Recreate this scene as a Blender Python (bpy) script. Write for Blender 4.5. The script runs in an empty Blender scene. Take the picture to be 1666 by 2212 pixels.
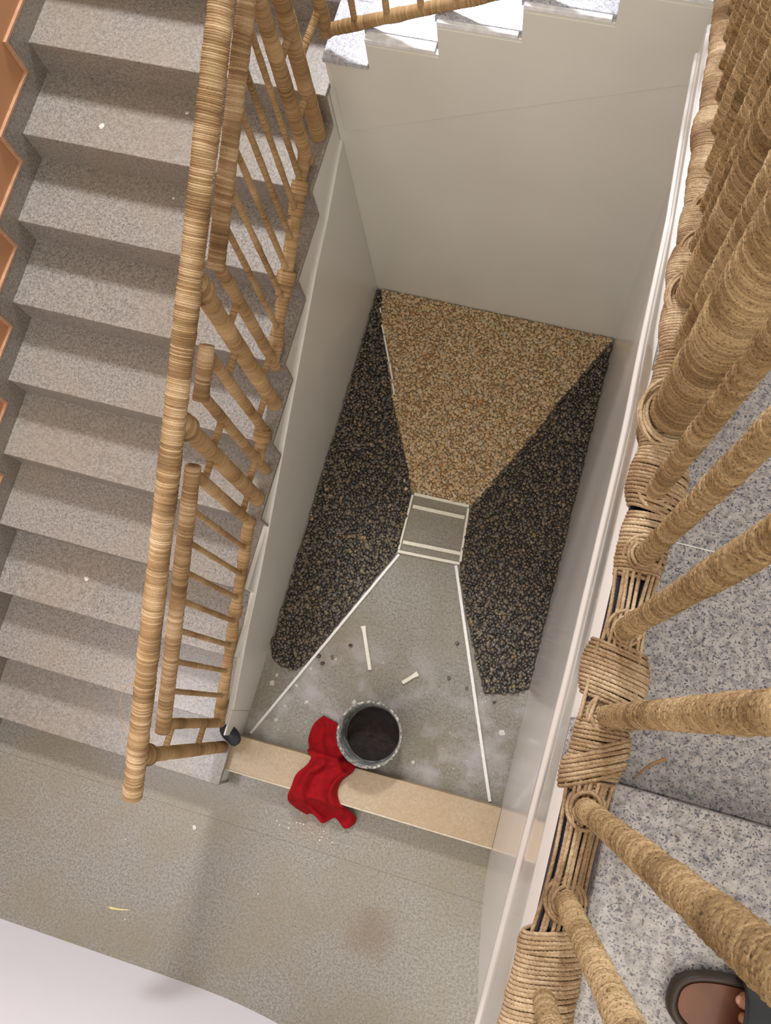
import bpy, bmesh, math, random
import numpy as np
from mathutils import Vector, Matrix, Euler

PI = math.pi
random.seed(7)
rng = np.random.default_rng(7)
S = bpy.context.scene
COL = S.collection

# ------------------------------------------------------------------ camera, light, exposure
cam_d = bpy.data.cameras.new('camera')
cam = bpy.data.objects.new('camera', cam_d)
COL.objects.link(cam)
cam.location = (1.1141, -2.1128, 4.6238)
cam.rotation_euler = (0.2238, 0.0987, 0.2733)
cam_d.sensor_fit = 'VERTICAL'
cam_d.sensor_height = 36.0
cam_d.lens = 1964.13 / 2212 * 36.0
cam_d.clip_start = 0.02
S.camera = cam

S.view_settings.view_transform = 'Standard'
S.view_settings.look = 'None'
S.view_settings.gamma = 1.0
S.view_settings.use_curve_mapping = False
S.view_settings.exposure = 0.1

W_ = bpy.data.worlds.new('world')
S.world = W_
W_.use_nodes = True
bg = W_.node_tree.nodes['Background']
bg.inputs[0].default_value = (1.0, 0.955, 0.88, 1)
bg.inputs[1].default_value = 0.86


def area(name, loc, target, size, power, col):
    d = bpy.data.lights.new(name, 'AREA')
    d.energy = power
    d.size = size
    d.color = col
    o = bpy.data.objects.new(name, d)
    COL.objects.link(o)
    o.location = loc
    o.rotation_euler = (Vector(target) - Vector(loc)).to_track_quat('-Z', 'Y').to_euler()
    return o


area('daylight_opening', (-0.6, 4.1, 7.9), (0.5, -1.6, 0.5), 1.0, 690, (0.92, 0.94, 1.0))
area('ceiling_lamp_near', (1.5, -5.4, 8.2), (0.6, -0.6, 0.8), 5.0, 200, (1.0, 0.90, 0.76))

area('hall_fill_light', (-1.15, -2.75, 3.1), (-0.7, -3.68, 0.5), 0.7, 40, (0.95, 0.95, 1.0))  # unseen area light added to brighten the near wall and hall floor


# ------------------------------------------------------------------ helpers
def lin(r, g, b):
    def f(c):
        c /= 255.0
        return c / 12.92 if c <= 0.04045 else ((c + 0.055) / 1.055) ** 2.4
    return (f(r), f(g), f(b), 1.0)


class NT:
    def __init__(s, name):
        s.m = bpy.data.materials.new(name)
        s.m.use_nodes = True
        s.t = s.m.node_tree
        s.b = s.t.nodes['Principled BSDF']

    def n(s, kind, **kw):
        x = s.t.nodes.new(kind)
        for k, v in kw.items():
            setattr(x, k, v)
        return x

    def l(s, a, b):
        s.t.links.new(a, b)

    def pos(s, scale=(1, 1, 1)):
        g = s.n('ShaderNodeNewGeometry')
        mp = s.n('ShaderNodeMapping')
        mp.inputs['Scale'].default_value = scale
        s.l(g.outputs['Position'], mp.inputs['Vector'])
        return mp.outputs[0]

    def objc(s, scale=(1, 1, 1)):
        g = s.n('ShaderNodeTexCoord')
        mp = s.n('ShaderNodeMapping')
        mp.inputs['Scale'].default_value = scale
        s.l(g.outputs['Object'], mp.inputs['Vector'])
        return mp.outputs[0]

    def noise(s, vec, scale, detail=3, rough=0.5):
        x = s.n('ShaderNodeTexNoise')
        x.inputs['Scale'].default_value = scale
        x.inputs['Detail'].default_value = detail
        x.inputs['Roughness'].default_value = rough
        s.l(vec, x.inputs['Vector'])
        return x.outputs[0]

    def ramp(s, fac, stops, interp='LINEAR'):
        x = s.n('ShaderNodeValToRGB')
        x.color_ramp.interpolation = interp
        e = x.color_ramp.elements
        while len(e) < len(stops):
            e.new(0.5)
        for el, (p, c) in zip(e, stops):
            el.position = p
            el.color = c if len(c) == 4 else (*c, 1)
        s.l(fac, x.inputs[0])
        return x.outputs[0]

    def mix(s, fac, a, b, mode='MIX'):
        x = s.n('ShaderNodeMix')
        x.data_type = 'RGBA'
        x.blend_type = mode
        for sock, v in ((x.inputs[0], fac), (x.inputs[6], a), (x.inputs[7], b)):
            if isinstance(v, (int, float)):
                sock.default_value = v
            elif isinstance(v, tuple):
                sock.default_value = v
            else:
                s.l(v, sock)
        return x.outputs[2]

    def bump(s, h, strength=0.3, dist=0.002):
        x = s.n('ShaderNodeBump')
        x.inputs['Strength'].default_value = strength
        x.inputs['Distance'].default_value = dist
        s.l(h, x.inputs['Height'])
        s.l(x.outputs[0], s.b.inputs['Normal'])

    def out(s, col, rough=0.5, spec=0.5, coat=0.0):
        if isinstance(col, tuple):
            s.b.inputs['Base Color'].default_value = col
        else:
            s.l(col, s.b.inputs['Base Color'])
        if isinstance(rough, (int, float)):
            s.b.inputs['Roughness'].default_value = rough
        else:
            s.l(rough, s.b.inputs['Roughness'])
        s.b.inputs['Specular IOR Level'].default_value = spec
        s.b.inputs['Coat Weight'].default_value = coat
        s.b.inputs['Coat Roughness'].default_value = 0.08
        return s.m


def W4(v):
    return (v, v, v, 1)


def granite(name, light, mid, dark, k=1.0, rough=0.28, dirt=0.25, dirt_col=(120, 105, 80), joints=None, speck=0.5, ry=(1, 1, 1)):
    t = NT(name)
    v = t.pos()
    a = t.noise(v, 95 * k, 3, 0.6)
    base = t.ramp(a, [(0.36, lin(*mid)), (0.60, lin(*light))])
    b = t.noise(v, 210 * k, 2, 0.5)
    bs = t.ramp(b, [(0.33, W4(1)), (0.42, W4(0))])
    base = t.mix(bs, base, lin(*dark))
    v2 = t.pos((1, 1.15, 1))
    vo = t.noise(v2, 330 * k, 1, 0.4)
    sp = t.ramp(vo, [(0.61, W4(0)), (0.66, W4(speck))])
    br = t.ramp(t.noise(v2, 150 * k, 2, 0.5), [(0.60, W4(0)), (0.68, W4(0.45))])
    base = t.mix(br, base, lin(min(255, light[0] * 1.1), min(255, light[1] * 1.1), min(255, light[2] * 1.1)))
    base = t.mix(sp, base, lin(dark[0] * .55, dark[1] * .55, dark[2] * .62))
    d1 = t.noise(v, 2.3, 5, 0.6)
    dd = t.ramp(d1, [(0.42, W4(0)), (0.72, W4(dirt))])
    base = t.mix(dd, base, lin(*dirt_col))
    if joints:
        # joints: list of (axis, position, halfwidth, colour)
        g = t.n('ShaderNodeNewGeometry')
        sx = t.n('ShaderNodeSeparateXYZ')
        t.l(g.outputs['Position'], sx.inputs[0])
        for ax, p, hw, c in joints:
            m1 = t.n('ShaderNodeMath', operation='SUBTRACT')
            t.l(sx.outputs[ax], m1.inputs[0])
            m1.inputs[1].default_value = p
            m2 = t.n('ShaderNodeMath', operation='ABSOLUTE')
            t.l(m1.outputs[0], m2.inputs[0])
            m3 = t.n('ShaderNodeMath', operation='LESS_THAN')
            t.l(m2.outputs[0], m3.inputs[0])
            m3.inputs[1].default_value = hw
            base = t.mix(m3.outputs[0], base, lin(*c))
    return t.out(base, rough, 0.5)


def add_dust(m, lo, hi):
    """dried plaster dust trodden into the stone between two y positions"""
    t = NT.__new__(NT)
    t.m, t.t = m, m.node_tree
    t.b = t.t.nodes['Principled BSDF']
    src = t.b.inputs['Base Color'].links[0].from_socket
    g = t.n('ShaderNodeNewGeometry')
    sx = t.n('ShaderNodeSeparateXYZ')
    t.l(g.outputs['Position'], sx.inputs[0])
    mr = t.n('ShaderNodeMapRange')
    mr.interpolation_type = 'SMOOTHSTEP'
    mr.inputs['From Min'].default_value = hi
    mr.inputs['From Max'].default_value = hi - .35
    t.l(sx.outputs[1], mr.inputs['Value'])
    m2 = t.n('ShaderNodeMath', operation='GREATER_THAN')
    t.l(sx.outputs[1], m2.inputs[0])
    m2.inputs[1].default_value = lo
    nz = t.ramp(t.noise(t.pos(), 5.5, 6, 0.62), [(0.48, W4(0.02)), (0.64, W4(0.85))])
    a = t.n('ShaderNodeMath', operation='MULTIPLY')
    t.l(mr.outputs[0], a.inputs[0])
    t.l(m2.outputs[0], a.inputs[1])
    b = t.n('ShaderNodeMath', operation='MULTIPLY')
    t.l(a.outputs[0], b.inputs[0])
    t.l(nz, b.inputs[1])
    t.l(t.mix(b.outputs[0], src, lin(166, 160, 157)), t.b.inputs['Base Color'])


def add_stain(m, c, rad, col, fac):
    """a ragged dried stain soaked into the stone"""
    t = NT.__new__(NT)
    t.m, t.t = m, m.node_tree
    t.b = t.t.nodes['Principled BSDF']
    src = t.b.inputs['Base Color'].links[0].from_socket
    g = t.n('ShaderNodeNewGeometry')
    d = t.n('ShaderNodeVectorMath', operation='DISTANCE')
    t.l(g.outputs['Position'], d.inputs[0])
    d.inputs[1].default_value = (c[0], c[1], 0)
    ad = t.n('ShaderNodeMath', operation='MULTIPLY_ADD')
    t.l(t.noise(t.pos(), 12, 5, 0.6), ad.inputs[0])
    ad.inputs[1].default_value = rad * 1.2
    t.l(d.outputs['Value'], ad.inputs[2])
    mr = t.n('ShaderNodeMapRange')
    mr.interpolation_type = 'SMOOTHSTEP'
    mr.inputs['From Min'].default_value = rad * 1.7
    mr.inputs['From Max'].default_value = rad * 0.8
    mr.inputs['To Max'].default_value = fac
    t.l(ad.outputs[0], mr.inputs['Value'])
    t.l(t.mix(mr.outputs[0], src, lin(*col)), t.b.inputs['Base Color'])


def paint(name, c1, c2, rough=0.35, coat=0.0, nscale=1.3, bump=0.0):
    t = NT(name)
    v = t.pos()
    a = t.noise(v, nscale, 4, 0.55)
    col = t.ramp(a, [(0.3, lin(*c1)), (0.7, lin(*c2))])
    if bump:
        t.bump(t.noise(v, 9, 3), bump, 0.004)
    return t.out(col, rough, 0.5, coat)


def plain(name, c, rough=0.5, coat=0.0, var=0.12, sc=40):
    t = NT(name)
    v = t.objc()
    a = t.noise(v, sc, 3)
    c2 = tuple(x * (1 - var) for x in c)
    col = t.ramp(a, [(0.3, lin(*c2)), (0.7, lin(*c))])
    return t.out(col, rough, 0.5, coat)


def jute(name, dark, mid, light, big=7, slit=260, slits=0.35):
    """twine: colour changes from turn to turn (attribute cv) and along the bar, with short dark fibres"""
    t = NT(name)
    at = t.n('ShaderNodeAttribute')
    at.attribute_name = 'cv'
    v = t.pos()
    n1 = t.noise(v, big, 1, 0.5)
    n1m = t.n('ShaderNodeMath', operation='MULTIPLY')
    t.l(n1, n1m.inputs[0])
    n1m.inputs[1].default_value = 0.5
    n1 = n1m.outputs[0]
    n2 = t.noise(v, 420, 3, 0.7)
    s1 = t.n('ShaderNodeMath', operation='MULTIPLY_ADD')
    t.l(at.outputs['Fac'], s1.inputs[0])
    s1.inputs[1].default_value = 0.20
    t.l(n1, s1.inputs[2])
    s2 = t.n('ShaderNodeMath', operation='MULTIPLY_ADD')
    t.l(n2, s2.inputs[0])
    s2.inputs[1].default_value = 0.35
    t.l(s1.outputs[0], s2.inputs[2])
    col = t.ramp(s2.outputs[0], [(0.28, lin(*dark)), (0.50, lin(*mid)), (0.74, lin(*light))])
    n3 = t.noise(v, slit, 2, 0.6)
    sl_ = t.ramp(n3, [(0.30, W4(slits)), (0.45, W4(0))])
    col = t.mix(sl_, col, lin(dark[0] * .62, dark[1] * .6, dark[2] * .55))
    t.bump(n2, 0.5, 0.0012)
    return t.out(col, 0.85, 0.15)


def mesh_obj(name, verts, faces, mat, parent=None, smooth=True, cv=None, mats=None, mi=None):
    me = bpy.data.meshes.new(name)
    verts = np.asarray(verts, dtype=np.float32)
    if isinstance(faces, np.ndarray):
        nf, k = faces.shape
        me.vertices.add(len(verts))
        me.vertices.foreach_set('co', verts.ravel())
        me.loops.add(nf * k)
        me.loops.foreach_set('vertex_index', faces.astype(np.int32).ravel())
        me.polygons.add(nf)
        me.polygons.foreach_set('loop_start', np.arange(0, nf * k, k, dtype=np.int32))
        me.update(calc_edges=True)
    else:
        me.from_pydata([tuple(map(float, v)) for v in verts], [], faces)
    if cv is not None:
        a = me.attributes.new('cv', 'FLOAT', 'POINT')
        a.data.foreach_set('value', np.asarray(cv, dtype=np.float32))
    me.materials.append(mat)
    if mats:
        for m in mats:
            me.materials.append(m)
        me.polygons.foreach_set('material_index', np.asarray(mi, dtype=np.int32))
    if smooth:
        me.polygons.foreach_set('use_smooth', np.ones(len(me.polygons), dtype=bool))
    me.update()
    o = bpy.data.objects.new(name, me)
    COL.objects.link(o)
    if parent:
        o.parent = parent
    return o


def set_props(o, label=None, cat=None, group=None, kind=None):
    if label:
        o['label'] = label
    if cat:
        o['category'] = cat
    if group:
        o['group'] = group
    if kind:
        o['kind'] = kind
    return o


def thing(name, label, cat, loc=(0, 0, 0), group=None):
    o = bpy.data.objects.new(name, None)
    o.empty_display_size = 0.05
    COL.objects.link(o)
    o.location = loc
    set_props(o, label, cat, group)
    return o


def boxes_mesh(boxes):
    V, F = [], []
    for (x0, x1, y0, y1, z0, z1) in boxes:
        b = len(V)
        V += [(x0, y0, z0), (x1, y0, z0), (x1, y1, z0), (x0, y1, z0), (x0, y0, z1), (x1, y0, z1), (x1, y1, z1), (x0, y1, z1)]
        F += [[b, b + 3, b + 2, b + 1], [b + 4, b + 5, b + 6, b + 7], [b, b + 1, b + 5, b + 4], [b + 1, b + 2, b + 6, b + 5], [b + 2, b + 3, b + 7, b + 6], [b + 3, b, b + 4, b + 7]]
    return V, F


def box(name, b, mat, parent=None, bevel=0.0):
    V, F = boxes_mesh([b])
    o = mesh_obj(name, V, F, mat, parent, smooth=False)
    if bevel:
        m = o.modifiers.new('b', 'BEVEL')
        m.width = bevel
        m.segments = 2
        m.limit_method = 'ANGLE'
    return o


def prism(name, pts, axis, a0, a1, mat, parent=None, bevel=0.0, smooth=False):
    """polygon pts in the two other axes, extruded from a0 to a1 along axis"""
    n = len(pts)
    V = []
    for a in (a0, a1):
        for (u, v) in pts:
            V.append((a, u, v) if axis == 0 else ((u, a, v) if axis == 1 else (u, v, a)))
    F = [[i, (i + 1) % n, n + (i + 1) % n, n + i] for i in range(n)] + [list(range(n))[::-1], list(range(n, 2 * n))]
    o = mesh_obj(name, V, F, mat, parent, smooth=False)
    bm = bmesh.new()
    bm.from_mesh(o.data)
    bmesh.ops.recalc_face_normals(bm, faces=bm.faces)
    bm.to_mesh(o.data)
    bm.free()
    if bevel:
        m = o.modifiers.new('b', 'BEVEL')
        m.width = bevel
        m.segments = 3
        m.limit_method = 'ANGLE'
    return o


def frames(P):
    P = np.asarray(P, float)
    T = np.gradient(P, axis=0)
    T /= np.linalg.norm(T, axis=1)[:, None] + 1e-12
    u = np.array([1.0, 0, 0]) if abs(T[0][0]) < 0.8 else np.array([0, 0, 1.0])
    U = np.zeros_like(P)
    for i in range(len(P)):
        u = u - T[i] * np.dot(u, T[i])
        u /= np.linalg.norm(u)
        U[i] = u
    Vv = np.cross(T, U)
    return T, U, Vv


def grid_faces(n, m, off=0):
    i = np.arange(n - 1)[:, None]
    j = np.arange(m)[None, :]
    a = i * m + j
    b = i * m + (j + 1) % m
    return np.stack([a, b, b + m, a + m], -1).reshape(-1, 4) + off


def tube_grid(P, Rf, m, sx=1.0, sy=1.0):
    """P (n,3); Rf (n,m) radii; end caps pinched"""
    T, U, Vv = frames(P)
    th = np.linspace(0, 2 * PI, m, endpoint=False)
    c, s = np.cos(th) * sx, np.sin(th) * sy
    X = P[:, None, :] + Rf[:, :, None] * (c[None, :, None] * U[:, None, :] + s[None, :, None] * Vv[:, None, :])
    return X


def hashv(k, seed):
    return np.modf(np.abs(np.sin(k * 12.9898 + seed * 78.233) * 43758.5453))[0]


def smooth_noise(s, scale, seed):
    k = np.floor(s / scale)
    f = s / scale - k
    f = f * f * (3 - 2 * f)
    return hashv(k, seed) * (1 - f) + hashv(k + 1, seed) * f - 0.5


def wrapped_bar(name, p0, p1, R, pitch, mat, parent=None, amp=None, m=24, per=6, seed=1, lobes=0, lump=0.06, whisk=0, pts=None, tilt=0.0, sx=1.0, sy=1.0):
    """bar closely wound with twine: a helical ridge for every turn"""
    if amp is None:
        amp = pitch * 0.42
    if pts is None:
        pts = [p0, p1]
    pts = [np.array(q, float) for q in pts]
    segs = [np.linalg.norm(b - a) for a, b in zip(pts[:-1], pts[1:])]
    L = sum(segs)
    n = max(6, int(L / pitch * per))
    s = np.linspace(0, L, n)
    cum = np.concatenate([[0], np.cumsum(segs)])
    P = np.stack([np.interp(s, cum, [q[k] for q in pts]) for k in range(3)], 1)
    th = np.linspace(0, 2 * PI, m, endpoint=False)
    ss = s[:, None]
    wob = smooth_noise(s, 0.05, seed)[:, None] * 0.9 * pitch * np.cos(th + seed)[None, :] + smooth_noise(s, 0.021, seed + 3)[:, None] * 0.8 * pitch
    ph = (ss + wob + tilt * np.cos(th)[None, :]) / pitch + th[None, :] / (2 * PI)
    turn = np.floor(ph)
    u = ph - turn
    prof = np.sqrt(np.clip(1 - (2 * u - 1) ** 2, 0, 1)) ** 0.8
    r = R + amp * (prof - 0.5) * 1.0
    r = r + amp * 0.55 * (hashv(turn, seed) - 0.5) * prof
    if lobes:
        tw = np.abs(np.sin(lobes * th[None, :] * 0.5 + turn * 2.1 + u * 2.4))
        r = r + amp * 0.55 * (tw - 0.6)
    r = r + R * lump * (smooth_noise(s, 0.06, seed + 9)[:, None] * 1.6 + smooth_noise(s, 0.017, seed + 5)[:, None] * .35)
    X = tube_grid(P, r, m, sx, sy)
    V = X.reshape(-1, 3)
    F = grid_faces(n, m)
    cv = (hashv(turn, seed + 1) * 0.9 + 0.1 * hashv(turn, seed + 8)).reshape(-1)
    # caps
    c0, c1 = len(V), len(V) + 1
    V = np.vstack([V, P[0:1], P[-1:]])
    cv = np.concatenate([cv, [0.3, 0.3]])
    j = np.arange(m)
    capA = np.stack([(j + 1) % m, j, np.full(m, c0), np.full(m, c0)], 1)
    capB = np.stack([(n - 1) * m + j, (n - 1) * m + (j + 1) % m, np.full(m, c1), np.full(m, c1)], 1)
    VV, FF, CC = [V], [F], [cv]
    tri = np.vstack([capA[:, :3], capB[:, :3]])
    off = len(V)
    if whisk:
        T, U, Vv = frames(P)
        for _ in range(whisk):
            i = rng.integers(2, n - 2)
            a = rng.random() * 2 * PI
            d = math.cos(a) * U[i] + math.sin(a) * Vv[i]
            b0 = P[i] + d * R * 0.95
            dirv = d * rng.uniform(0.4, 1.0) + T[i] * rng.uniform(-1, 1) + rng.normal(size=3) * 0.3
            dirv /= np.linalg.norm(dirv)
            Lw = rng.uniform(0.002, 0.006)
            side = np.cross(dirv, d)
            side /= np.linalg.norm(side) + 1e-9
            w = 0.0002
            q = [b0 - side * w, b0 + side * w, b0 + dirv * Lw * .6 + d * .001 + side * w * .7, b0 + dirv * Lw * .6 + d * .001 - side * w * .7]
            q2 = [q[3], q[2], b0 + dirv * Lw + side * w * .3, b0 + dirv * Lw - side * w * .3]
            VV.append(np.array(q + q2))
            FF.append(np.array([[0, 1, 2, 3], [4, 5, 6, 7]]) + off)
            CC.append(np.full(8, 0.9))
            off += 8
    V = np.vstack(VV)
    F4 = np.vstack(FF)
    cv = np.concatenate(CC)
    o = mesh_obj(name, V, F4, mat, parent, cv=cv)
    bm = bmesh.new()
    bm.from_mesh(o.data)
    bm.verts.ensure_lookup_table()
    for t in tri:
        try:
            f = bm.faces.new([bm.verts[int(k)] for k in t])
            f.smooth = True
        except ValueError:
            pass
    bm.to_mesh(o.data)
    bm.free()
    return o


def rope_geo(P, R, tw=0.016, m=12, seed=0, step=0.0024):
    """three-strand twisted rope along polyline P -> (verts, faces, cv)"""
    P = np.asarray(P, float)
    d = np.linalg.norm(np.diff(P, axis=0), axis=1)
    cum = np.concatenate([[0], np.cumsum(d)])
    n = max(4, int(cum[-1] / step))
    s = np.linspace(0, cum[-1], n)
    Q = np.stack([np.interp(s, cum, P[:, k]) for k in range(3)], 1)
    th = np.linspace(0, 2 * PI, m, endpoint=False)
    ang = th[None, :] - 2 * PI * s[:, None] / tw
    lob = np.abs(np.cos(1.5 * ang))
    r = R * (0.70 + 0.34 * lob ** 0.7)
    taper = np.ones(n)
    taper[0] = taper[-1] = 0.3
    X = tube_grid(Q, r * taper[:, None], m)
    k = np.floor((1.5 * ang) / PI + 0.5)
    cv = 0.45 * hashv(k, seed + 2) + .15 + 0.4 * (smooth_noise(s, 0.05, seed)[:, None] + 0.5)
    return X.reshape(-1, 3), grid_faces(n, m), cv.reshape(-1)


def merge_geo(name, parts, mat, parent=None):
    V, F, C, off = [], [], [], 0
    for v, f, c in parts:
        V.append(v)
        F.append(f + off)
        C.append(c)
        off += len(v)
    return mesh_obj(name, np.vstack(V), np.vstack(F), mat, parent, cv=np.concatenate(C))


# ------------------------------------------------------------------ materials
M = {}
WHITE_J = (190, 186, 180)
M['granite_far'] = granite('granite_lower', (150, 142, 134), (120, 113, 105), (82, 76, 70), 0.85, 0.32, 0.45, (140, 126, 104), speck=0.6)
M['granite_floor'] = granite('granite_floor', (148, 142, 131), (120, 114, 104), (83, 79, 72), 0.85, 0.34, 0.75, (126, 116, 90),
                             joints=[(1, -2.93, 0.0014, (104, 97, 82)), (0, -0.62, 0.0008, (116, 108, 92))], speck=0.5)
add_dust(M['granite_floor'], -2.52, -1.75)
add_stain(M['granite_floor'], (0.87, -3.21), 0.15, (112, 92, 68), 0.55)
add_stain(M['granite_floor'], (0.45, -2.80), 0.12, (132, 104, 74), 0.35)
M['granite_near'] = granite('granite_landing', (172, 165, 162), (128, 123, 124), (84, 83, 93), 0.9, 0.18, 0.25, (150, 140, 128),
                            joints=[(1, -1.775, 0.0008, (225, 222, 218))], speck=0.9)
M['granite_top'] = granite('granite_upper_steps', (198, 198, 206), (170, 170, 180), (120, 120, 132), 0.8, 0.22, 0.1, speck=0.5)
M['far_wall'] = paint('white_wall_paint', (212, 209, 198), (220, 217, 206), 0.30, 0.15)
M['left_wall_low'] = paint('white_gloss_paint_left', (208, 206, 198), (217, 215, 207), 0.3, 0.2)
M['stringer_paint'] = paint('white_stringer_paint', (208, 207, 200), (217, 216, 209), 0.25, 0.3)
M['right_wall'] = paint('white_gloss_paint', (216, 214, 210), (224, 222, 218), 0.24, 0.45)
M['fascia'] = paint('white_fascia_gloss', (214, 208, 202), (222, 216, 210), 0.16, 0.8, 3.0)
M['near_wall'] = paint('near_wall_paint', (226, 222, 226), (232, 228, 231), 0.5)
M['orange'] = paint('orange_wall_paint', (172, 124, 86), (180, 131, 92), 0.5)
M['orange_edge'] = plain('orange_edge_paint', (190, 144, 112), 0.5)
M['kerb'] = granite('beige_kerb_stone', (176, 157, 129), (166, 146, 117), (156, 136, 108), 0.6, 0.4, 0.55, (156, 126, 90), speck=0.12)
M['kerb_edge'] = plain('kerb_edge', (205, 190, 163), 0.4)
M['plaster_sun_white'] = plain('plaster_sun_white', (240, 240, 242), 0.6)
M['jute'] = jute('jute_twine', (92, 68, 44), (152, 122, 86), (210, 184, 148), 7)
M['jute_gold'] = jute('golden_twine', (98, 72, 46), (154, 124, 86), (190, 160, 120), 6, 260, .25)
M['jute_near'] = jute('fuzzy_twine', (84, 62, 40), (138, 111, 77), (182, 154, 116), 9, 300, .75)
M['rope'] = jute('twisted_rope', (86, 62, 44), (146, 118, 88), (202, 178, 146), 12, 300, .3)
M['navy'] = plain('navy_steel', (28, 28, 44), 0.3, 0.3)
M['pvc'] = plain('white_plastic_strip', (236, 234, 228), 0.35, 0.1, 0.05, 60)
M['pvc_cream'] = plain('cream_plastic_strip', (232, 226, 208), 0.35, 0.1, 0.05, 60)
M['black'] = plain('black_plastic', (42, 44, 54), 0.6)


def pebble_mat(name, stops, rough, coat=0.0, spec=0.5):
    t = NT(name)
    at = t.n('ShaderNodeAttribute')
    at.attribute_name = 'cv'
    col = t.ramp(at.outputs['Fac'], stops)
    v = t.pos()
    n = t.noise(v, 260, 3, 0.6)
    col2 = t.mix(t.ramp(n, [(0.35, W4(0.30)), (0.6, W4(0))]), col, (0.02, 0.015, 0.01, 1))
    t.bump(n, 0.35, 0.002)
    return t.out(col2, rough, spec, coat)


M['tan_pebble'] = pebble_mat('tan_pebble', [(0.0, lin(158, 126, 88)), (0.25, lin(202, 168, 122)), (0.55, lin(212, 186, 146)), (0.8, lin(172, 156, 128)), (0.93, lin(216, 198, 166)), (0.985, lin(200, 156, 98)), (1.0, lin(186, 128, 76))], 0.42, 0.1)
M['dark_pebble'] = pebble_mat('dark_pebble', [(0.0, lin(48, 44, 42)), (0.3, lin(72, 66, 58)), (0.6, lin(98, 88, 72)), (0.8, lin(118, 102, 76)), (0.93, lin(84, 86, 84)), (1.0, lin(150, 122, 84))], 0.3, 0.3)
M['dark_bed'] = plain('dark_resin_bed', (46, 38, 32), 0.4)
M['tan_bed'] = plain('tan_resin_bed', (158, 128, 88), 0.6)

# ------------------------------------------------------------------ dimensions
WX = 1.324          # well width
T, RS = 0.30, 0.1669
Y0 = -2.7505        # first nosing
XW = -1.251         # wall beside the stairs
LZ = 3.215          # upper landing level


def nose(n):
    return Y0 + T * (n - 1), RS * n


# ------------------------------------------------------------------ structure
def st(o):
    o['kind'] = 'structure'
    return o


st(box('floor', (-1.4, 3.0, -4.6, 1.6, -0.12, 0.0), M['granite_floor']))

# far wall: top follows the second flight
RX = [0.170, 0.434, 0.718, 1.003, 1.275]
ZT = [1.826, 1.950, 2.087, 2.218, 2.347, 2.48]
poly = [(-0.0115, 0.0), (WX, 0.0), (WX, ZT[5] - .02), (RX[4], ZT[5] - .02), (RX[4], ZT[4] - .02)]
for k in (3, 2, 1, 0):
    poly += [(RX[k], ZT[k + 1] - .02), (RX[k], ZT[k] - .02)]
poly += [(0.0, ZT[0] - .022), (0.0, 1.641), (-0.0115, 1.641)]
poly2 = []
for q in poly:
    if q not in poly2:
        poly2.append(q)
st(prism('wall_far', poly2, 1, 0.0, 0.12, M['far_wall']))
# soffit band of the second flight standing a hair proud of the wall
band = [(0.02, 1.396), (1.225, 1.973), (WX - 0.002, 2.02), (WX - 0.002, ZT[4] - .03), (RX[3] + .002, ZT[4] - .03)]
for k in (2, 1, 0):
    band += [(RX[k + 1] + .002, ZT[k + 1] - .03), (RX[k] + .002, ZT[k + 1] - .03)]
band += [(RX[0] + .002, ZT[0] - .03), (0.02, ZT[0] - .03)]
b2 = []
for q in band:
    if not b2 or q != b2[-1]:
        b2.append(q)
st(prism('trim_1', b2, 1, -0.004, 0.003, M['far_wall'], bevel=0.002))

# right wall and its near end
st(prism('wall_right', [(-2.70, 0.0), (-2.80, 0.22), (-2.875, 0.55), (-2.925, 1.1), (-2.95, 1.75), (-2.96, 3.0), (0.12, 3.0 - .85), (0.12, 0.0)][::-1], 0, WX, WX + 0.12, M['right_wall'], bevel=0.012))
# left wall of the well (under the first flight): recessed stringer above, thicker panel below
def zl(y):
    return (y - Y0) / T * RS + RS      # nosing line


low = [(-2.383, 0.0), (0.0, 0.0), (0.0, 1.335), (-.086, 1.304), (-.30, 1.205), (-.503, 1.142), (-.738, 1.036), (-1.084, .880), (-1.472, .70), (-1.739, .585), (-1.993, .500), (-2.383, .332)]
st(prism('wall_left', low, 0, -0.03, 0.0, M['left_wall_low'], bevel=0.004))

# near wall: white, sweeping away at its right end
nv = []
for i in range(41):
    x = -1.4 + 2.6 * i / 40
    y = -3.681 + (-(max(0.0, x - 0.1)) ** 2 * 0.17)
    nv.append((x, y))
pts = nv + [(nv[-1][0], -4.2), (-1.4, -4.2)]
st(prism('wall_near', pts[::-1], 2, 0.0, 3.0, M['near_wall']))

# orange wall beside the stairs with stepped granite skirting
def skirt_line(off_y, off_z, n0=0, n1=12):
    L = []
    for n in range(n0, n1):
        y, z = nose(n)
        L.append((y - off_y, max(z - RS, 0) + off_z))
        L.append((y - off_y, z + off_z))
    return L


sk = [(-3.66, 0.112), (Y0 - 0.095, 0.112)]
for n in range(1, 12):
    y, z = nose(n)
    y2 = nose(n + 1)[0] if n < 11 else 1.6
    sk += [(y - 0.095, z + 0.112), (y2 - (0.095 if n < 11 else 0), z + 0.112)]
skp = sk + [(1.6, 0.0), (-3.66, 0.0)]
st(prism('baseboard_left', skp, 0, XW - 0.014, XW, M['granite_far']))
st(prism('trim_2', [(y - .0015, z + .0015) for y, z in sk] + [(y + .009, z - .009) for y, z in sk][::-1], 0, XW - 0.0115, XW + 0.002, M['orange_edge']))
st(box('wall_left.001', (XW - 0.12, XW - 0.012, -3.66, 1.6, 0.0, 3.6), M['orange']))

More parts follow.
